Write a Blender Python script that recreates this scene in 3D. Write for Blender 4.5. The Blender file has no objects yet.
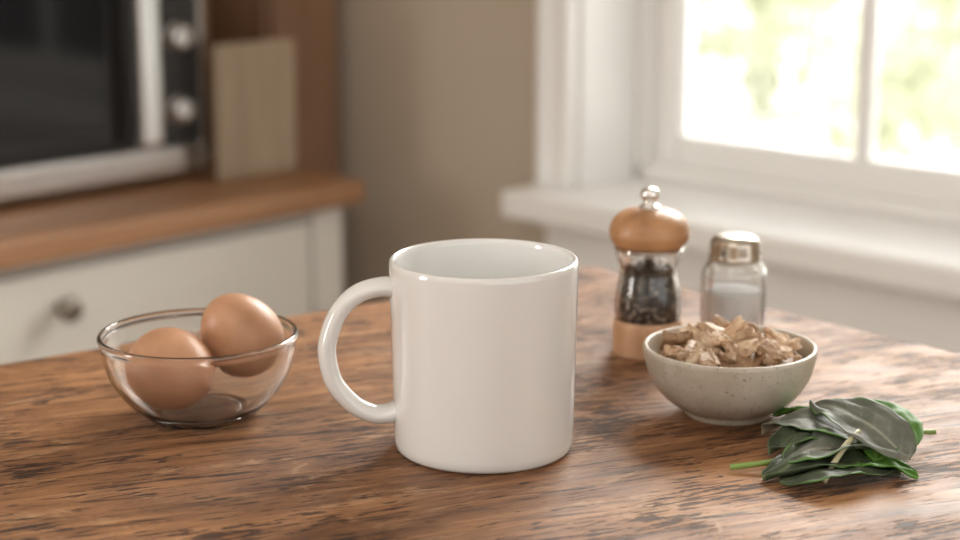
import bpy, bmesh, math, random
from mathutils import Vector, Matrix, Euler, noise
random.seed(7)
S=bpy.context.scene
T=1.02                      # table top height
TH=math.radians(46.8)       # room rotation
CA,SA=math.cos(TH),math.sin(TH)
def RW(a,b,z): return Vector((a*CA-b*SA, a*SA+b*CA, z))
COL=S.collection

# ---------------------------------------------------------------- materials
def mat(name,base=(.8,.8,.8),rough=.5,metal=0,**kw):
    m=bpy.data.materials.new(name); m.use_nodes=True
    p=m.node_tree.nodes['Principled BSDF']
    p.inputs['Base Color'].default_value=(*base,1)
    p.inputs['Roughness'].default_value=rough
    p.inputs['Metallic'].default_value=metal
    for k,v in kw.items():
        p.inputs[k.replace('_',' ')].default_value=v
    return m
def N(m,t,**kw):
    n=m.node_tree.nodes.new(t)
    for k,v in kw.items(): setattr(n,k,v)
    return n
def L(m,a,b): m.node_tree.links.new(a,b)
def P(m): return m.node_tree.nodes['Principled BSDF']
def ramp(m,stops):
    r=N(m,'ShaderNodeValToRGB'); e=r.color_ramp.elements
    while len(e)<len(stops): e.new(.5)
    for i,(p,c) in enumerate(stops):
        e[i].position=p; e[i].color=(*c,1) if len(c)==3 else c
    return r
def noise_tex(m,scale,detail=4,rough=.5,mapscale=(1,1,1),rot=0,coord='Object',dist=0):
    tc=N(m,'ShaderNodeTexCoord'); mp=N(m,'ShaderNodeMapping')
    r=N(m,'ShaderNodeMapping'); r.inputs['Rotation'].default_value=(0,0,rot)
    L(m,tc.outputs[coord],r.inputs[0]); L(m,r.outputs[0],mp.inputs[0])
    mp.inputs['Scale'].default_value=mapscale
    n=N(m,'ShaderNodeTexNoise'); n.inputs['Scale'].default_value=scale
    n.inputs['Detail'].default_value=detail; n.inputs['Roughness'].default_value=rough
    n.inputs['Distortion'].default_value=dist
    L(m,mp.outputs[0],n.inputs['Vector']); return n
def mixc(m,fac,a,b,mode='MIX'):
    x=N(m,'ShaderNodeMix',data_type='RGBA',blend_type=mode)
    if hasattr(fac,'type') : L(m,fac,x.inputs[0])
    else: x.inputs[0].default_value=fac
    for v,i in((a,6),(b,7)):
        if hasattr(v,'type'): L(m,v,x.inputs[i])
        else: x.inputs[i].default_value=(*v,1)
    return x.outputs[2]
def bump(m,src,strength=.2,dist=.001):
    b=N(m,'ShaderNodeBump'); b.inputs['Strength'].default_value=strength
    b.inputs['Distance'].default_value=dist
    L(m,src,b.inputs['Height']); L(m,b.outputs[0],P(m).inputs['Normal']); return b
def wood(name,c1,c2,rough=.45,scale=30,stretch=(.06,1,1),rot=0):
    m=mat(name,c1,rough)
    n=noise_tex(m,scale,6,.6,stretch,rot,dist=.3)
    r=ramp(m,[(.35,c2),(.62,c1)]); L(m,n.outputs['Fac'],r.inputs[0])
    L(m,r.outputs[0],P(m).inputs['Base Color']); bump(m,n.outputs['Fac'],.15)
    return m

# weathered table wood: warm worn base, soft broad wear patches, short dark pits and scratches along the grain
def table_wood():
    m=mat('table_wood',(.2,.1,.05),.4)
    rot=math.radians(12)
    big=noise_tex(m,9,5,.65,(.6,1,1),rot,dist=.6)
    grain=noise_tex(m,120,8,.75,(.09,1,1),rot,dist=.35)
    pits=noise_tex(m,400,4,.6,(.12,1,1),rot,dist=.15)
    mask=noise_tex(m,24,5,.7,(.7,1,1),rot,dist=.5)
    scr=noise_tex(m,200,3,.55,(.045,1,1),rot+.15,dist=.2)
    worn=noise_tex(m,42,6,.75,(.4,1,1),rot,dist=.8)
    r1=ramp(m,[(.30,(.100,.042,.016)),(.43,(.245,.110,.045)),(.57,(.395,.195,.085)),(.72,(.60,.345,.175))])
    L(m,grain.outputs['Fac'],r1.inputs[0])
    r2=ramp(m,[(.33,(.46,.39,.34)),(.5,(.90,.87,.83)),(.64,(1.2,1.18,1.14))]); L(m,big.outputs['Fac'],r2.inputs[0])
    c=mixc(m,1.0,r1.outputs[0],r2.outputs[0],'MULTIPLY')
    rw=ramp(m,[(.55,(0,0,0)),(.63,(1,1,1))]); L(m,worn.outputs['Fac'],rw.inputs[0])
    wf=N(m,'ShaderNodeMath',operation='MULTIPLY'); L(m,rw.outputs[0],wf.inputs[0]); wf.inputs[1].default_value=.45
    c=mixc(m,wf.outputs[0],c,(.55,.35,.20))
    ad=N(m,'ShaderNodeMath',operation='MULTIPLY_ADD'); L(m,mask.outputs['Fac'],ad.inputs[0]); ad.inputs[1].default_value=.75; L(m,pits.outputs['Fac'],ad.inputs[2])
    r3=ramp(m,[(.775,(.12,.075,.055)),(.812,(1,1,1))]); L(m,ad.outputs[0],r3.inputs[0])
    c=mixc(m,.90,c,r3.outputs[0],'MULTIPLY')
    r5=ramp(m,[(.36,(.22,.17,.14)),(.392,(1,1,1))]); L(m,scr.outputs['Fac'],r5.inputs[0])
    c=mixc(m,.88,c,r5.outputs[0],'MULTIPLY')
    L(m,c,P(m).inputs['Base Color'])
    rr=ramp(m,[(.3,(.68,.68,.68)),(.7,(.44,.44,.44))]); L(m,mask.outputs['Fac'],rr.inputs[0])
    L(m,rr.outputs[0],P(m).inputs['Roughness'])
    add=N(m,'ShaderNodeMath',operation='ADD'); L(m,grain.outputs['Fac'],add.inputs[0]); L(m,r3.outputs[0],add.inputs[1])
    bump(m,add.outputs[0],.65,.0010)
    return m
M_table=table_wood()
M_wall=mat('wall_paint',(.54,.465,.37),.85)
bump(M_wall,noise_tex(M_wall,90,3).outputs['Fac'],.06)
M_ceil=mat('ceiling_paint',(.8,.78,.74),.9)
M_white=mat('white_gloss_paint',(.88,.87,.85),.38)
bump(M_white,noise_tex(M_white,40,2).outputs['Fac'],.03)
M_cab=mat('cabinet_paint',(.70,.67,.61),.5)
bump(M_cab,noise_tex(M_cab,50,2).outputs['Fac'],.03)
M_counter=wood('counter_wood',(.40,.21,.105),(.25,.12,.055),.45,22)
M_brownw=wood('cabinet_wood',(.27,.15,.085),(.16,.085,.048),.5,14,(1,1,.08))
M_board=wood('pale_board',(.40,.31,.22),(.31,.235,.16),.55,20,(1,1,.1))
M_floor=wood('floor_wood',(.34,.21,.12),(.22,.12,.06),.4,10)
M_steel=mat('brushed_steel',(.80,.80,.80),.26,1.0)
bump(M_steel,noise_tex(M_steel,150,3,.5,(.05,1,1)).outputs['Fac'],.08)
M_darksteel=mat('dark_metal',(.32,.29,.25),.3,1.0)
M_black=mat('black_glass',(.012,.012,.013),.08)
M_blackp=mat('black_plastic',(.03,.028,.027),.35)
M_chrome=mat('chrome',(.78,.76,.73),.12,1.0)
M_cap=mat('cap_metal',(.55,.49,.42),.22,1.0)
M_ceramic=mat('white_ceramic',(.80,.795,.78),.10,Coat_Weight=.6,Coat_Roughness=.03)
bump(M_ceramic,noise_tex(M_ceramic,35,2).outputs['Fac'],.02,.0005)
M_mill=wood('mill_wood',(.52,.28,.135),(.33,.16,.07),.4,60,(1,1,.25))
M_millb=wood('mill_base_wood',(.58,.35,.21),(.42,.24,.13),.45,60,(1,1,.25))
def glass(name,col=(1,1,1),ior=1.45):
    return mat(name,col,0.0,0,Transmission_Weight=1.0,IOR=ior)
M_glass=glass('clear_glass')
def thin_glass(name,tint=(.95,.96,.96),blend=.28):
    m=bpy.data.materials.new(name); m.use_nodes=True; nt=m.node_tree
    nt.nodes.remove(nt.nodes['Principled BSDF']); out=nt.nodes['Material Output']
    t=N(m,'ShaderNodeBsdfTransparent'); t.inputs[0].default_value=(*tint,1)
    g=N(m,'ShaderNodeBsdfGlossy'); g.inputs['Roughness'].default_value=.03
    lw=N(m,'ShaderNodeLayerWeight'); lw.inputs[0].default_value=blend
    mx=N(m,'ShaderNodeMixShader'); L(m,lw.outputs['Fresnel'],mx.inputs[0]); L(m,t.outputs[0],mx.inputs[1]); L(m,g.outputs[0],mx.inputs[2])
    L(m,mx.outputs[0],out.inputs[0]); return m
M_pane=thin_glass('window_glass',(.98,.985,.98),.2)
# egg
M_egg=mat('egg_shell',(.60,.33,.20),.42,0,Subsurface_Weight=.08,Subsurface_Radius=(.01,.004,.002),Subsurface_Scale=.5)
n=noise_tex(M_egg,40,3,.5); r=ramp(M_egg,[(.35,(.48,.245,.135)),(.65,(.58,.315,.185))]); L(M_egg,n.outputs['Fac'],r.inputs[0])
n2=noise_tex(M_egg,420,2,.5); r2=ramp(M_egg,[(.30,(.85,.78,.72)),(.38,(1,1,1))]); L(M_egg,n2.outputs['Fac'],r2.inputs[0])
L(M_egg,mixc(M_egg,.5,r.outputs[0],r2.outputs[0],'MULTIPLY'),P(M_egg).inputs['Base Color']); bump(M_egg,n2.outputs['Fac'],.06,.0004)
# speckled stoneware
M_stone=mat('speckled_stoneware',(.62,.57,.50),.35)
n=noise_tex(M_stone,520,2,.5); r=ramp(M_stone,[(.29,(.26,.18,.12)),(.35,(.58,.53,.46))]); L(M_stone,n.outputs['Fac'],r.inputs[0])
n2=noise_tex(M_stone,60,5,.7); r2=ramp(M_stone,[(.3,(.80,.76,.70)),(.7,(1.04,1.04,1.03))]); L(M_stone,n2.outputs['Fac'],r2.inputs[0])
L(M_stone,mixc(M_stone,1.0,r.outputs[0],r2.outputs[0],'MULTIPLY'),P(M_stone).inputs['Base Color']); bump(M_stone,n2.outputs['Fac'],.15,.001)
# tuna
M_tuna=mat('tuna_flesh',(.62,.42,.31),.5,0,Subsurface_Weight=.05,Subsurface_Radius=(.006,.004,.003),Subsurface_Scale=.2)
n=noise_tex(M_tuna,120,6,.65,(1,1,.35)); r=ramp(M_tuna,[(.28,(.34,.20,.11)),(.42,(.55,.38,.25)),(.56,(.70,.53,.38)),(.70,(.86,.77,.64))]); L(M_tuna,n.outputs['Fac'],r.inputs[0])
at_=N(M_tuna,'ShaderNodeAttribute',attribute_name='tone'); rt=ramp(M_tuna,[(0,(.55,.46,.38)),(.5,(.88,.84,.79)),(1,(1.15,1.14,1.12))]); L(M_tuna,at_.outputs['Fac'],rt.inputs[0])
L(M_tuna,mixc(M_tuna,1.0,r.outputs[0],rt.outputs[0],'MULTIPLY'),P(M_tuna).inputs['Base Color']); bump(M_tuna,noise_tex(M_tuna,500,4,.6,(1,1,.2)).outputs['Fac'],.5,.001)
# pepper / salt
M_pepper=mat('peppercorns',(.02,.015,.012),.6)
oi=noise_tex(M_pepper,330,2,.5); r=ramp(M_pepper,[(.38,(.010,.008,.006)),(.55,(.055,.038,.027)),(.67,(.36,.28,.20))]); L(M_pepper,oi.outputs['Fac'],r.inputs[0]); L(M_pepper,r.outputs[0],P(M_pepper).inputs['Base Color'])
M_salt=mat('salt',(.92,.92,.91),.8)
bump(M_salt,noise_tex(M_salt,1500,2).outputs['Fac'],.4,.0005)
# spinach
def leafmat(name,c1,c2,vein,rough=.55,edgec=(.09,.23,.03)):
    m=mat(name,c1,rough); P(m).inputs['Specular IOR Level'].default_value=.45
    n=noise_tex(m,60,4,.6); r=ramp(m,[(.3,c1),(.7,c2)]); L(m,n.outputs['Fac'],r.inputs[0])
    at=N(m,'ShaderNodeAttribute',attribute_name='vein')
    c=mixc(m,at.outputs['Fac'],r.outputs[0],vein)
    ed=N(m,'ShaderNodeAttribute',attribute_name='edge')
    c=mixc(m,ed.outputs['Fac'],c,edgec)
    L(m,c,P(m).inputs['Base Color']); bump(m,n.outputs['Fac'],.4,.0016)
    return m
M_leafg=leafmat('spinach_grey_green',(.095,.108,.082),(.165,.172,.140),(.36,.37,.30))  # grey of the glare on the top leaves is put into the colour
M_leafd=leafmat('spinach_dark',(.035,.052,.026),(.072,.090,.052),(.17,.22,.11))
M_leafb=leafmat('spinach_bright',(.05,.16,.015),(.10,.26,.03),(.26,.42,.10))
M_stem=mat('spinach_stem',(.22,.34,.08),.4)
M_stemp=mat('spinach_stem_pale',(.55,.52,.33),.4)
M_foliage=mat('shrub_leaf',(.42,.52,.16),.6)
n=noise_tex(M_foliage,1.5,2); r=ramp(M_foliage,[(.35,(.60,.63,.47)),(.65,(.77,.78,.62))]); L(M_foliage,n.outputs['Fac'],r.inputs[0]); L(M_foliage,r.outputs[0],P(M_foliage).inputs['Base Color'])
M_lawn=mat('pale_gravel',(.74,.74,.62),.9)
n=noise_tex(M_lawn,1.2,4); r=ramp(M_lawn,[(.4,(.78,.78,.70)),(.6,(.86,.85,.82))]); L(M_lawn,n.outputs['Fac'],r.inputs[0]); L(M_lawn,r.outputs[0],P(M_lawn).inputs['Base Color'])
M_render=mat('white_render',(.9,.89,.86),.9)

# ---------------------------------------------------------------- mesh helpers
def newobj(name,verts,faces,m,smooth=False,parent=None,loc=(0,0,0),rot=(0,0,0),recenter=False):
    me=bpy.data.meshes.new(name); me.from_pydata([tuple(v) for v in verts],[],faces); me.update()
    bm=bmesh.new(); bm.from_mesh(me); bmesh.ops.recalc_face_normals(bm,faces=bm.faces); bm.to_mesh(me); bm.free()
    if smooth:
        for p in me.polygons: p.use_smooth=True
    o=bpy.data.objects.new(name,me); COL.objects.link(o)
    if m: me.materials.append(m)
    o.location=loc; o.rotation_euler=rot
    if parent: o.parent=parent
    return o
def empty(name,loc,rot=(0,0,0)):
    e=bpy.data.objects.new(name,None); e.empty_display_size=.05; COL.objects.link(e); e.location=loc; e.rotation_euler=rot; return e
def boxes_mesh(bs):
    vs=[];fs=[]
    for(x0,x1,y0,y1,z0,z1) in bs:
        k=len(vs)
        vs+=[(x0,y0,z0),(x1,y0,z0),(x1,y1,z0),(x0,y1,z0),(x0,y0,z1),(x1,y0,z1),(x1,y1,z1),(x0,y1,z1)]
        fs+=[tuple(k+i for i in f) for f in((0,3,2,1),(4,5,6,7),(0,1,5,4),(1,2,6,5),(2,3,7,6),(3,0,4,7))]
    return vs,fs
def rbox(name,bs,m,bevel=0,parent=None):
    """boxes in room frame (a,b,z world)"""
    if not isinstance(bs,list): bs=[bs]
    ca=(min(b[0] for b in bs)+max(b[1] for b in bs))/2; cb=(min(b[2] for b in bs)+max(b[3] for b in bs))/2; cz=min(b[4] for b in bs)
    if parent:
        pa,pb,pz=parent['o']; ox,oy,oz=pa,pb,pz
    else: ox,oy,oz=ca,cb,cz
    vs,fs=boxes_mesh([(b[0]-ox,b[1]-ox,b[2]-oy,b[3]-oy,b[4]-oz,b[5]-oz) for b in bs])
    o=newobj(name,vs,fs,m)
    if parent: o.parent=parent
    else: o.location=RW(ox,oy,oz); o.rotation_euler=(0,0,TH)
    if bevel:
        md=o.modifiers.new('bevel','BEVEL'); md.width=bevel; md.segments=3; md.limit_method='ANGLE'
    return o
def rempty(name,a,b,z):
    e=empty(name,RW(a,b,z),(0,0,TH)); e['o']=(a,b,z); return e
def lathe(name,prof,m,seg=96,parent=None,loc=(0,0,0),rot=(0,0,0),smooth=True,radf=None):
    vs=[];fs=[]; rings=[]
    for(r,z) in prof:
        if r<1e-6: rings.append([len(vs)]); vs.append((0,0,z))
        else:
            k=len(vs); rings.append(list(range(k,k+seg)))
            for i in range(seg):
                t=2*math.pi*i/seg; rr=r*(radf(t,z) if radf else 1)
                vs.append((rr*math.cos(t),rr*math.sin(t),z))
    for A,B in zip(rings,rings[1:]):
        for i in range(seg):
            j=(i+1)%seg
            if len(A)==1 and len(B)==1: continue
            if len(A)==1: fs.append((A[0],B[i],B[j]))
            elif len(B)==1: fs.append((A[i],A[j],B[0]))
            else: fs.append((A[i],A[j],B[j],B[i]))
    return newobj(name,vs,fs,m,smooth,parent,loc,rot)
def cr(pts,n=8):
    """catmull-rom resample"""
    P_=[Vector(p) for p in pts]; P_=[P_[0]*2-P_[1]]+P_+[P_[-1]*2-P_[-2]]; out=[]
    for i in range(1,len(P_)-2):
        for k in range(n):
            t=k/n; a,b,c,d=P_[i-1:i+3]
            out.append(.5*((2*b)+(-a+c)*t+(2*a-5*b+4*c-d)*t*t+(-a+3*b-3*c+d)*t**3))
    out.append(P_[-2]); return out
def profile(pts,n=6): return [(max(0,v.x),v.y) for v in cr([(r,z,0) for r,z in pts],n)]
def tube(pts,ra,rb,side,seg=20,n=8,taper=None):
    """sweep ellipse: ra in-plane, rb along 'side' direction"""
    path=cr(pts,n); vs=[];fs=[]; side=Vector(side).normalized()
    for i,p in enumerate(path):
        t=(path[min(i+1,len(path)-1)]-path[max(i-1,0)]).normalized(); nn=t.cross(side).normalized(); s2=nn.cross(t).normalized()
        f=taper(i/(len(path)-1)) if taper else 1
        for k in range(seg):
            q=2*math.pi*k/seg; vs.append(p+nn*math.cos(q)*ra*f+s2*math.sin(q)*rb*f)
    for i in range(len(path)-1):
        for k in range(seg):
            j=(k+1)%seg; fs.append((i*seg+k,i*seg+j,(i+1)*seg+j,(i+1)*seg+k))
    fs.append(tuple(range(seg))); fs.append(tuple((len(path)-1)*seg+k for k in range(seg)))
    return vs,fs

# ---------------------------------------------------------------- room shell
WA=1.678; BB=2.24; SZ=T-.12      # window wall plane, back wall plane, sill top
O0,O1=.50,1.410; OT=T+1.05        # window opening
rbox('floor',(-2.6,WA+.18,-2.4,BB+.1,-.1,0),M_floor)
rbox('ceiling',(-2.7,WA+.18,-2.4,BB+.1,2.6,2.7),M_ceil)
rbox('wall_right',[(WA,WA+.18,-2.4,O0,0,2.6),(WA,WA+.18,O1,BB+.1,0,2.6),(WA,WA+.18,O0,O1,0,SZ-.035),(WA,WA+.18,O0,O1,OT,2.6)],M_wall)
V0,V1,VZ0,VZ1=-2.3,-1.5,.95,2.2
rbox('wall_back',[(-2.6,V0,BB,BB+.1,0,2.6),(V1,WA,BB,BB+.1,0,2.6),(V0,V1,BB,BB+.1,0,VZ0),(V0,V1,BB,BB+.1,VZ1,2.6)],M_wall)
rbox('wall_left',(-2.7,-2.6,-2.4,BB+.1,0,2.6),M_wall)
rbox('baseboard_right',(WA-.015,WA,-2.4,BB,0,.12),M_white,.003)
# window
w=rempty('window_1',WA,(O0+O1)/2,SZ)
rbox('sill',(WA-.082,WA+.165,O0-.085,O1+.056,SZ-.034,SZ),M_white,.006,w)
rbox('apron',[(WA-.022,WA,O0-.06,O1+.035,SZ-.12,SZ-.034),(WA-.034,WA,O0-.06,O1+.035,SZ-.05,SZ-.034)],M_white,.004,w)
rbox('casing',[(WA-.022,WA,O1,O1+.044,SZ,OT+.07),(WA-.022,WA,O0-.065,O0,SZ,OT+.07),(WA-.022,WA,O0,O1,OT,OT+.07),
               (WA-.032,WA,O1+.030,O1+.044,SZ,OT+.07),(WA-.032,WA,O0-.065,O0-.048,SZ,OT+.07)],M_white,.004,w)
rbox('jamb_lining',[(WA,WA+.165,O1-.004,O1,SZ,OT),(WA,WA+.165,O0,O0+.004,SZ,OT),(WA,WA+.165,O0,O1,OT-.004,OT)],M_white,0,w)
F0,F1=WA+.125,WA+.16
gm=1.095
rbox('sash_frame',[(F0,F1,O1-.056,O1-.004,SZ,OT-.004),(F0,F1,O0+.004,O0+.062,SZ,OT-.004),
   (F0,F1,O0+.062,O1-.056,SZ,SZ+.055),(F0,F1,O0+.062,O1-.056,OT-.06,OT-.004),
   (F0,F1,O0+.062,O1-.056,SZ+.56,SZ+.60)],M_white,.005,w)
rbox('muntins',[(F0+.008,F1-.008,gm-.010,gm+.010,SZ+.05,OT-.05),(F0+.008,F1-.008,.81,.828,SZ+.05,OT-.05)],M_white,.004,w)
rbox('inner_stop',[(F0-.02,F0,O1-.018,O1-.004,SZ,OT),(F0-.02,F0,O0+.004,O1-.004,SZ,SZ+.018)],M_white,.003,w)
rbox('glass_pane',(F0+.015,F0+.019,O0+.05,O1-.05,SZ+.045,OT-.05),M_pane,0,w)
# unseen window added for a highlight on the mug, back wall far left
w=rempty('added_window',(V0+V1)/2,BB,VZ0)
rbox('casing',[(V0-.06,V0,BB-.02,BB,VZ0-.06,VZ1+.06),(V1,V1+.06,BB-.02,BB,VZ0-.06,VZ1+.06),(V0,V1,BB-.02,BB,VZ1,VZ1+.06),(V0-.08,V1+.08,BB-.06,BB,VZ0-.03,VZ0)],M_white,.003,w)
rbox('sash_frame',[(V0,V0+.05,BB+.03,BB+.07,VZ0,VZ1),(V1-.05,V1,BB+.03,BB+.07,VZ0,VZ1),(V0+.05,V1-.05,BB+.03,BB+.07,VZ0,VZ0+.05),(V0+.05,V1-.05,BB+.03,BB+.07,VZ1-.05,VZ1)],M_white,.003,w)

# ---------------------------------------------------------------- counter + cabinet
cb=1.655; CE=1.512; CL=-.4
k=rempty('kitchen_cabinet',.6,1.95,0)
rbox('countertop',(CL,1.533,1.636,BB-.002,SZ-.03,SZ),M_counter,.006,k)
rbox('carcass',(CL+.01,CE,cb+.018,BB-.002,.10,SZ-.03),M_cab,.002,k)
rbox('plinth',(CL+.01,CE-.02,cb+.06,BB-.002,0,.10),M_cab,0,k)
rbox('end_stile',(CE-.05,CE,cb+.004,cb+.018,.10,SZ-.03),M_cab,.002,k)
fr=[]
for x0,x1 in((.56,1.455),(-.37,.55)):
    for z0,z1 in((SZ-.185,SZ-.045),(SZ-.42,SZ-.197),(.13,SZ-.432)):
        fr.append((x0,x1,cb,cb+.018,z0,z1))
rbox('drawer_fronts',fr,M_cab,.004,k)
def knob(nm,a,z,par):
    pr=profile([(0,0),(.006,.0),(.005,.010),(.007,.014),(.0135,.018),(.0145,.024),(.010,.029),(0,.030)],5)
    o=lathe(nm,pr,M_darksteel,40,par,rot=(math.pi/2,0,0)); pa,pb,pz=par['o']; o.location=(a-pa,cb-pb,z-pz)
for i,(a,z) in enumerate([(1.085,SZ-.085),(1.087,SZ-.31),(1.0,.38),(.09,SZ-.094),(.09,SZ-.31)]): knob('knob_%d'%(i+1),a,z,k)

# tall wooden cupboard in the corner
h=rempty('wooden_cupboard',1.60,2.05,0)
rbox('cupboard_body',(1.536,WA-.017,1.832,BB-.002,0,2.1),M_brownw,.003,h)
rbox('cupboard_door',(1.542,WA-.022,1.818,1.832,.08,SZ+.25),M_brownw,.004,h)
# boards
e=rempty('chopping_board',1.47,1.97,SZ)
rbox('board_body',(1.408,1.529,1.93,1.95,SZ,SZ+.36),M_brownw,.006,e)
e=rempty('serving_board',1.46,1.76,SZ)
rbox('board_body',(1.389,1.518,1.748,1.762,SZ+.0,SZ+.172),M_board,.006,e)
rbox('board_edge',(1.405,1.532,1.764,1.776,SZ+.0,SZ+.168),M_board,.004,e)

# microwave
mb=1.79; mz=SZ+.012; MR=1.40; ML=.92
w=rempty('microwave_oven',1.16,1.96,SZ)
rbox('body',(ML,MR,mb+.02,2.15,mz,mz+.28),M_steel,.006,w)
rbox('feet',[(x,x+.03,y,y+.03,SZ,mz) for x in(ML+.03,MR-.06) for y in(mb+.05,2.09)],M_blackp,0,w)
rbox('bottom_trim',(ML,MR,mb-.002,mb+.02,mz,mz+.036),M_steel,.004,w)
rbox('door_glass',(ML+.004,1.276,mb,mb+.02,mz+.038,mz+.272),M_black,.004,w)
rbox('door_inner_frame',[(ML+.03,1.262,mb-.002,mb,mz+.058,mz+.062),(1.258,1.262,mb-.002,mb,mz+.058,mz+.25),(ML+.03,1.262,mb-.002,mb,mz+.246,mz+.25)],M_blackp,0,w)
rbox('control_panel',(1.280,MR-.004,mb,mb+.02,mz+.038,mz+.272),M_blackp,.003,w)
rbox('side_trim',(MR-.006,MR,mb-.003,mb+.02,mz,mz+.28),M_steel,.001,w)
rbox('handle',[(1.280,1.311,mb-.038,mb-.022,mz+.045,mz+.262),(1.290,1.302,mb-.024,mb+.002,mz+.06,mz+.075),(1.290,1.302,mb-.024,mb+.002,mz+.235,mz+.25)],M_steel,.006,w)
for i,z in enumerate((.080,.17)):
    o=lathe('dial_%d'%(i+1),profile([(0,0),(.0165,0),(.0165,.003),(.0145,.006),(.0135,.016),(.0,.018)],4),M_steel,40,w,rot=(math.pi/2,0,0)); o.location=(1.362-1.16,mb-1.96,mz+z-SZ)
rbox('display',(1.332,1.386,mb-.001,mb,mz+.215,mz+.25),M_black,0,w)

# ---------------------------------------------------------------- table
tc=Vector((.078,1.230)); pl=Vector((-.2712,.9792)); prr=Vector((.2772,1.0021))
da=(tc-pl).normalized(); db=(tc-prr).normalized()
LA,LB=1.5,1.35
tab=empty('wooden_table',(0,0,0))
ang=math.atan2(da.y,da.x)
corners=[tc, tc-da*LA, tc-da*LA-db*LB, tc-db*LB]
cen=sum(corners,Vector((0,0)))/4
tab.location=(cen.x,cen.y,0); tab.rotation_euler=(0,0,ang)
R2=Matrix.Rotation(-ang,2)
lc=[R2@(c-cen) for c in corners]
vs=[(c.x,c.y,T-.035) for c in lc]+[(c.x,c.y,T) for c in lc]
o=newobj('tabletop',vs,[(0,3,2,1),(4,5,6,7),(0,1,5,4),(1,2,6,5),(2,3,7,6),(3,0,4,7)],M_table,parent=tab)
md=o.modifiers.new('bevel','BEVEL'); md.width=.004; md.segments=3
legs=[]
for c in lc:
    q=c*.88; legs.append((q.x-.03,q.x+.03,q.y-.03,q.y+.03,0,T-.035))
vs,fs=boxes_mesh(legs); newobj('legs',vs,fs,M_table,parent=tab)
q=[c*.86 for c in lc]
ap=[]
for i in range(4):
    a_,b_=q[i],q[(i+1)%4]; d=(b_-a_).normalized(); nn=Vector((-d.y,d.x))*.01
    ap.append([a_-nn,b_-nn,b_+nn,a_+nn])
vs=[];fs=[]
for r_ in ap:
    kk=len(vs); vs+=[(v.x,v.y,T-.12) for v in r_]+[(v.x,v.y,T-.035) for v in r_]
    fs+=[tuple(kk+i for i in f) for f in((0,3,2,1),(4,5,6,7),(0,1,5,4),(1,2,6,5),(2,3,7,6),(3,0,4,7))]
newobj('apron',vs,fs,M_table,parent=tab)

# ---------------------------------------------------------------- mug
mug=empty('coffee_mug',(.0018,.8315,T))
H=.0940
pr=[(0,.003),(.034,.003),(.0355,.0005),(.0385,0),(.0415,.0008),(.0428,.0025),(.0433,.006),(.0436,.015),(.0442,.045),(.0447,.075),(.0449,H-.003),(.0448,H-.001),(.0440,H),(.0430,H),(.0422,H-.001),(.0419,H-.003),(.0417,.075),(.041,.04),(.0405,.013),(.037,.0065),(.030,.0055),(0,.005)]
lathe('body',pr,M_ceramic,128,mug)
hp=[(-.0405,0,.0805),(-.049,0,.0815),(-.060,0,.0785),(-.069,0,.070),(-.0742,0,.057),(-.0747,0,.047),(-.0715,0,.035),(-.063,0,.0245),(-.054,0,.0195),(-.047,0,.019),(-.0405,0,.0205)]
vs,fs=tube(hp,.0044,.0066,(0,1,0),24,8,lambda t:1+.22*abs(2*t-1)**6)
o=newobj('handle',vs,fs,M_ceramic,True,mug,rot=(0,0,math.radians(8)))

# ---------------------------------------------------------------- glass bowl + eggs
gb=empty('glass_bowl',(-.1432,.884,T))
out=profile([(0,.0010),(.019,.0010),(.0215,0),(.0255,0),(.0280,.0015),(.0335,.006),(.0405,.0135),(.0456,.0225),(.0484,.032),(.0494,.0395)],6)
rim=[(.0502,.0405),(.0506,.0417),(.0505,.0429),(.0498,.0437),(.0490,.0438),(.0483,.0432),(.0480,.0422)]
inn=profile([(.0480,.0410),(.0475,.0380),(.0465,.0315),(.0437,.0228),(.0385,.0143),(.0317,.0074),(.026,.0042),(.020,.0030),(0,.0028)],6)
lathe('bowl_body',out+rim+inn,M_glass,128,gb)
def egg(name,loc,axis,Lh=.0275,R=.0214):
    pr=[]
    nseg=40
    for i in range(nseg+1):
        t=math.pi*i/nseg; z=-Lh*math.cos(t); r_=R*math.sin(t)*(1-.11*math.cos(math.pi-t)*1.0)
        pr.append((max(0,r_) if 0<i<nseg else 0,z))
    q=Vector(axis).normalized().to_track_quat('Z','Y').to_euler()
    return lathe(name,pr,M_egg,72,None,loc,q)
egg('egg',(-.1545,.869,T+.0280),(.62,-.76,.05),.0258,.0208)
egg('egg',(-.1235,.8985,T+.0385),(-.50,-.35,.80),.0238,.0203)

# ---------------------------------------------------------------- pepper mill
pm=empty('pepper_mill',(.0966,1.0044,T))
lathe('wood_base',profile([(0,0),(.018,0),(.0198,.001),(.0200,.004),(.0198,.016),(.0190,.0192),(.0165,.0200),(0,.0200)],5),M_millb,64,pm)
po=profile([(.0186,.0203),(.0194,.026),(.0187,.035),(.0170,.044),(.0165,.049),(.0174,.0535),(.0190,.0575),(.0191,.0603)],6)
pi=[(r_-.0016,z_) for r_,z_ in reversed(po)]
g_=po+pi+[po[0]]
lathe('glass_body',g_,M_glass,64,pm)
lathe('glass_collar',profile([(.0172,.0606),(.0197,.0607),(.0198,.0618),(.0172,.0621)],3),M_chrome,64,pm)
lathe('inner_rod',[(0,.05),(.0028,.05),(.0028,.062),(0,.062)],M_chrome,24,pm)
lathe('pepper_fill',profile([(0,.0202),(.0155,.0202),(.0163,.027),(.0156,.035),(.0138,.044),(.0133,.049),(.0,.0505)],5),M_pepper,64,pm)
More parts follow.
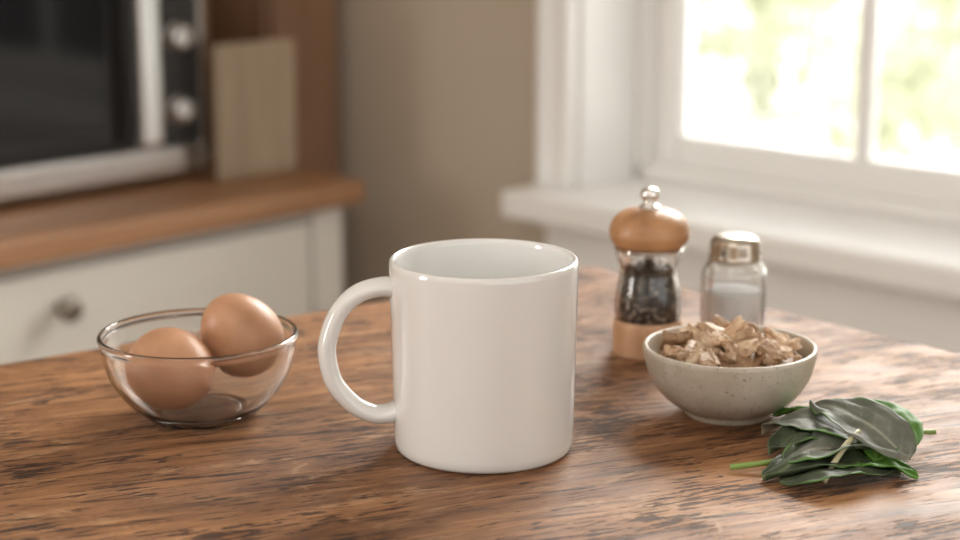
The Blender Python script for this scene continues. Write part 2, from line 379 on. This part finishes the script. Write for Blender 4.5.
def blobs(name,cs,m,par,sub=1):
    bm=bmesh.new()
    for c,r_ in cs:
        rm=Euler((random.random()*6,random.random()*6,0)).to_matrix().to_4x4()
        bmesh.ops.create_icosphere(bm,subdivisions=sub,radius=r_,matrix=Matrix.Translation(c)@rm)
    me=bpy.data.meshes.new(name); bm.to_mesh(me); bm.free()
    for p in me.polygons:p.use_smooth=True
    me.materials.append(m); o=bpy.data.objects.new(name,me); COL.objects.link(o); o.parent=par; return o
cs=[]
def rad(z):
    pts=[(.020,.0157),(.027,.0164),(.035,.0156),(.044,.0138),(.052,.0133)]
    for (z0,r0),(z1,r1) in zip(pts,pts[1:]):
        if z<=z1: return r0+(r1-r0)*(z-z0)/(z1-z0)
    return .0133
for i in range(900):
    z=random.uniform(.0215,.0505); t=random.random()*6.283; r_=rad(z)-.0004
    cs.append((Vector((r_*math.cos(t),r_*math.sin(t),z)),random.uniform(.0009,.0012)))
blobs('peppercorns',cs,M_pepper,pm)
lathe('wood_head',profile([(0,.0622),(.0165,.0622),(.0205,.0638),(.0226,.068),(.0229,.0715),(.0215,.0765),(.0175,.0810),(.0115,.0836),(.006,.0845),(0,.0846)],6),M_mill,64,pm)
lathe('metal_knob',profile([(0,.0843),(.0058,.0843),(.0060,.0856),(.0036,.0868),(.0034,.0885),(.0052,.0905),(.0054,.0930),(.0040,.0955),(0,.0965)],5),M_chrome,40,pm)

# ---------------------------------------------------------------- salt shaker
ss=empty('salt_shaker',(.1510,1.040,T))
fac=lambda t,z:(1-.04*abs(math.sin(5*t))) if z<.043 else 1
so=profile([(0,.0),(.017,0),(.0190,.0012),(.0194,.006),(.0194,.035),(.0190,.040),(.0165,.0445),(.0145,.0470),(.0143,.050)],5)
si=profile([(.0127,.050),(.0128,.0470),(.0148,.0438),(.0170,.0395),(.0175,.035),(.0175,.006),(.016,.0028),(0,.0026)],5)
lathe('glass_body',so+si,M_glass,80,ss,radf=fac)
lathe('salt_fill',profile([(0,.0030),(.0150,.0031),(.0163,.006),(.0166,.020),(.0165,.0275),(.012,.0290),(0,.0300)],5),M_salt,64,ss)
lathe('metal_cap',profile([(.0146,.0465),(.0154,.0466),(.0156,.0480),(.0151,.0495),(.0148,.0545),(.0144,.0575),(.0124,.0602),(.008,.0615),(0,.0620)],5),M_cap,64,ss)
cs=[(Vector((r_*math.cos(t),r_*math.sin(t),.0618-(r_*r_)*9)),.0007) for r_,t in [(0,0)]+[(.0045,i*math.pi/3) for i in range(6)]]
blobs('cap_holes',cs,M_blackp,ss)

# ---------------------------------------------------------------- tuna bowl
tb=empty('ceramic_bowl',(.1275,.8857,T))
out=profile([(0,.0015),(.0185,.0015),(.0195,.0),(.0215,.0),(.0222,.0015),(.0228,.0032),(.0290,.0065),(.0355,.0125),(.0405,.0205),(.0432,.0290),(.0440,.0345)],6)
inn=profile([(.0436,.0362),(.0424,.0364),(.0413,.0350),(.0402,.0290),(.0372,.021),(.032,.0135),(.0245,.0075),(0,.006)],6)
lathe('bowl_body',out+inn,M_stone,96,tb,radf=lambda t,z:1+.006*math.sin(2*t+1)+.004*math.sin(3*t))
bm=bmesh.new(); TL=bm.verts.layers.float.new('tone')
def chunk(bm,c,size,seed):
    g=bmesh.ops.create_icosphere(bm,subdivisions=4,radius=1)['verts']
    e_=Euler((random.uniform(-.8,.8),random.uniform(-.8,.8),random.random()*6.28)).to_matrix()
    sx,sy,sz=size; sd=Vector((seed*3.1,seed*1.7,seed*.9)); tn=random.random()
    for v in g:
        p=v.co.copy()
        for i in range(3): p[i]=math.copysign(abs(p[i])**.38,p[i])
        nn=noise.noise_vector(p*1.0+sd)*.42+noise.noise_vector(p*3.2+sd)*.16
        ly=.10*math.copysign(abs(math.sin(p.y*6+nn.x*3))**.4,math.sin(p.y*6+nn.x*3))  # flake layers
        p=p+nn; p.z+=ly; p.x+=ly*.6
        v.co=c+e_@Vector((p.x*sx,p.y*sy,p.z*sz)); v[TL]=tn
for i in range(66):
    t=random.random()*6.283; r_=math.sqrt(random.random())*.0325
    top=.0345+.0110*(1-(r_/.035)**2)+.002*math.sin(5*t)
    z=top-random.random()*.007-(.0005)
    s=random.uniform(.0036,.0070)
    chunk(bm,Vector((r_*math.cos(t),r_*math.sin(t),z)),(s*1.15,s*.68,s*.46),i)
me=bpy.data.meshes.new('tuna'); bm.to_mesh(me); bm.free()
me.materials.append(M_tuna); o=bpy.data.objects.new('flaked_tuna',me); COL.objects.link(o); o.location=(.1275,.8857,T)
lathe('tuna_bed',profile([(0,.010),(.024,.0105),(.033,.018),(.0375,.0265),(.0375,.029),(.030,.034),(.015,.038),(0,.039)],4),M_tuna,48,o)

# ---------------------------------------------------------------- spinach
SX=-.0135
SPO=Vector((.172,.815,0))
sp=empty('spinach_leaves',(.172+SX,.815,T))
def leaf(i,base,tip,W,m,lift=.0,cup=.2,arch=.006,roll=0,stem=None,stemm=None,seed=0):
    b=Vector(base)-SPO; t=Vector(tip)-SPO; ax=(t-b); Ln=ax.length; ax.normalize()
    side=ax.cross(Vector((0,0,1))).normalized(); up=side.cross(ax).normalized()
    Rm=Matrix.Rotation(roll,3,ax); side=Rm@side; up=Rm@up
    nu,nv=40,24; vs=[];fs=[];vein=[];edge=[]
    for iu in range(nu+1):
        u=iu/nu
        wd=W*(math.sin(math.pi*min(1,u**.72))**.62)*(1-.18*u) if 0<u<1 else 0.0003
        for iv in range(nv+1):
            v=-1+2*iv/nv
            wob=noise.noise(Vector((u*3.2+seed,v*1.4,seed*2.3)))
            wob2=noise.noise(Vector((u*8+seed,v*3.5,seed)))
            zz=arch*math.sin(math.pi*u)+cup*wd*abs(v)**1.6+wob*.0035+wob2*.0018*abs(v)-.0008*math.exp(-(v*wd/.0012)**2)
            sv=v*wd*(1-.12*abs(v)*abs(cup))
            bend=.004*math.sin(u*2.4+seed)
            vs.append(b+ax*(u*Ln)+side*(sv+bend)+up*zz)
            mid=math.exp(-(v*wd/.0006)**2)
            ph=(u*7.5-abs(v)*1.5)%1.0
            lat=math.exp(-((ph-.5)/.06)**2)*(1-abs(v))*.4
            vein.append(max(mid,lat)*.8); edge.append(max(0,min(1,(abs(v)-.82)/.18))*(.5+.5*math.sin(seed*5+u*5)))
    for iu in range(nu):
        for iv in range(nv):
            k_=iu*(nv+1)+iv; fs.append((k_,k_+1,k_+nv+2,k_+nv+1))
    for v in vs: v.z=max(v.z,.0006)
    o=newobj('leaf_%d'%i,vs,fs,m,True,sp)
    for nm,dat in(('vein',vein),('edge',edge)):
        A=o.data.attributes.new(nm,'FLOAT','POINT')
        for j,x in enumerate(dat): A.data[j].value=x
    md=o.modifiers.new('thick','SOLIDIFY'); md.thickness=.0004; md.offset=1
    if stem:
        pts=[b+ax*.004+up*.0]+[Vector(q)-SPO for q in stem]
        vs,fs=tube(pts,.0010,.0012,up,10,6,lambda t:1+.25*t)
        newobj('stem_%d'%i,vs,fs,stemm or M_stem,True,sp)
leaf(1,(.150,.782,.002),(.208,.788,.003),.019,M_leafd,arch=.004,seed=1.2,cup=.12)
leaf(2,(.192,.800,.003),(.142,.786,.003),.019,M_leafd,arch=.006,seed=2.7,cup=.10)
leaf(3,(.170,.798,.004),(.214,.782,.002),.015,M_leafb,arch=.004,seed=3.1,cup=.05)
leaf(4,(.200,.835,.004),(.160,.866,.006),.015,M_leafb,arch=.006,seed=4.4,cup=.15)
leaf(5,(.218,.806,.007),(.192,.864,.012),.0165,M_leafb,arch=.005,seed=5.6,cup=.2)
vs,fs=tube([Vector(q)-SPO for q in((.205,.826,.008),(.218,.830,.008),(.235,.836,.006))],.0011,.0012,(0,0,1),10,6)
newobj('stem_5',vs,fs,M_stem,True,sp)
leaf(6,(.198,.806,.009),(.149,.832,.008),.020,M_leafg,arch=.007,seed=6.3,cup=.12)
leaf(7,(.154,.797,.005),(.202,.800,.008),.016,M_leafg,arch=.006,seed=7.7,cup=.15,stem=[(.143,.795,.004),(.130,.796,.002)])
leaf(10,(.200,.822,.006),(.154,.822,.004),.017,M_leafd,arch=.006,seed=10.1,cup=.15)
leaf(11,(.165,.812,.004),(.212,.806,.006),.016,M_leafd,arch=.006,seed=11.9,cup=.12)
leaf(12,(.188,.812,.008),(.150,.806,.007),.0145,M_leafd,arch=.005,seed=12.6,cup=.15)
leaf(8,(.206,.782,.011),(.178,.840,.021),.0150,M_leafg,arch=.006,seed=8.2,cup=.14,roll=-.25)
leaf(9,(.196,.790,.008),(.213,.812,.010),.012,M_leafb,arch=.004,seed=9.4,cup=.3)
vs,fs=tube([Vector(q)-SPO for q in((.190,.800,.018),(.180,.788,.013),(.169,.772,.0035))],.0014,.0016,(0,0,1),10,6)
newobj('stem_pale',vs,fs,M_stemp,True,sp)

# ---------------------------------------------------------------- garden outside
rbox('garden_ground',(WA+.3,16,-14,14,-.12,-.02),M_lawn)
rbox('garden_wall',(13,13.3,-12,14,-.02,2.6),M_render)
def shrub(a,b,r_,hh,n_):
    vs=[];fs=[]
    for i in range(n_):
        d=Vector((random.gauss(0,1),random.gauss(0,1),random.gauss(0,1))).normalized()*(random.random()**.4)
        c=Vector((d.x*r_,d.y*r_,hh*.5+d.z*hh*.5+.03))
        if c.z<.05:c.z=.05
        e_=Euler((random.random()*6,random.random()*6,random.random()*6)).to_matrix(); s=random.uniform(.05,.09)
        k_=len(vs)
        for q in((-1,0,0),(0,-.5,.1),(1,0,0),(0,.5,.1)): vs.append(c+e_@(Vector(q)*s))
        fs.append((k_,k_+1,k_+2,k_+3))
    for q in range(5):
        ang_=q*1.256; kk=len(vs); x,y=.04*math.cos(ang_),.04*math.sin(ang_)
        for zz,f in((0,1),(hh*.8,r_*7)):
            vs+= [Vector((x*f-.012,y*f,zz)),Vector((x*f+.012,y*f,zz)),Vector((x*f,y*f+.015,zz))]
        fs+=[(kk,kk+1,kk+4,kk+3),(kk+1,kk+2,kk+5,kk+4),(kk+2,kk,kk+3,kk+5)]
    o=newobj('garden_shrub',vs,fs,M_foliage); o.location=RW(a,b,-.02); o.rotation_euler=(0,0,TH)
def at(yaw,dist):   # polar spot in the garden -> room coords
    x,y=dist*math.sin(math.radians(yaw)),dist*math.cos(math.radians(yaw))
    return (x*CA+y*SA, -x*SA+y*CA)
for yaw,dist,r_,hh,n_ in((9,9.5,.45,1.1,420),(12.3,7.5,.3,.7,200),(15.0,8.5,.5,1.1,400),(20,7,.5,1.1,500),(3,9,.6,1.3,600)):
    a_,b_=at(yaw,dist); shrub(a_,b_,r_,hh,n_)

# ---------------------------------------------------------------- lights
wd=bpy.data.worlds.new('sky'); S.world=wd; wd.use_nodes=True
bg=wd.node_tree.nodes['Background']; bg.inputs[0].default_value=(1,.985,.955,1); bg.inputs[1].default_value=1.75
def light(name,typ,loc,target,energy,col=(1,1,1),**kw):
    l=bpy.data.lights.new(name,typ); l.energy=energy; l.color=col
    for k_,v_ in kw.items(): setattr(l,k_,v_)
    o=bpy.data.objects.new(name,l); COL.objects.link(o); o.location=loc
    o.rotation_euler=(Vector(target)-Vector(loc)).to_track_quat('-Z','Y').to_euler(); return o
sd=RW(-.55,.45,.9)
light('sun','SUN',sd*5,(0,0,0),5.8,(1,.98,.95),angle=.02)
wl=RW(WA+.30,.95,T+.85)
light('window_skylight','AREA',wl,RW(.55,.75,T),56,(1,.97,.92),shape='RECTANGLE',size=1.0,size_y=.8)
light('added_window_light','AREA',RW((V0+V1)/2,BB+.15,(VZ0+VZ1)/2),RW(.55,.75,T+.2),48,(1,.97,.93),shape='RECTANGLE',size=.7,size_y=1.1)  # lamp added outside the unseen window, gives the mug its highlight
light('added_fill_light','AREA',(-.5,-.5,2.5),(-.1,.9,T),10,(1,.96,.90),shape='RECTANGLE',size=1.2,size_y=1.2)  # unseen soft fill lamp, added above and behind the camera

# ---------------------------------------------------------------- camera
c=bpy.data.cameras.new('camera'); co=bpy.data.objects.new('camera',c); COL.objects.link(co)
co.location=(0,0,T+.28); co.rotation_euler=(math.radians(77),0,0)
c.lens=67.5; c.sensor_width=36; c.clip_start=.02
c.dof.use_dof=True; c.dof.focus_distance=.83; c.dof.aperture_fstop=6.0
S.camera=co
S.view_settings.view_transform='Standard'
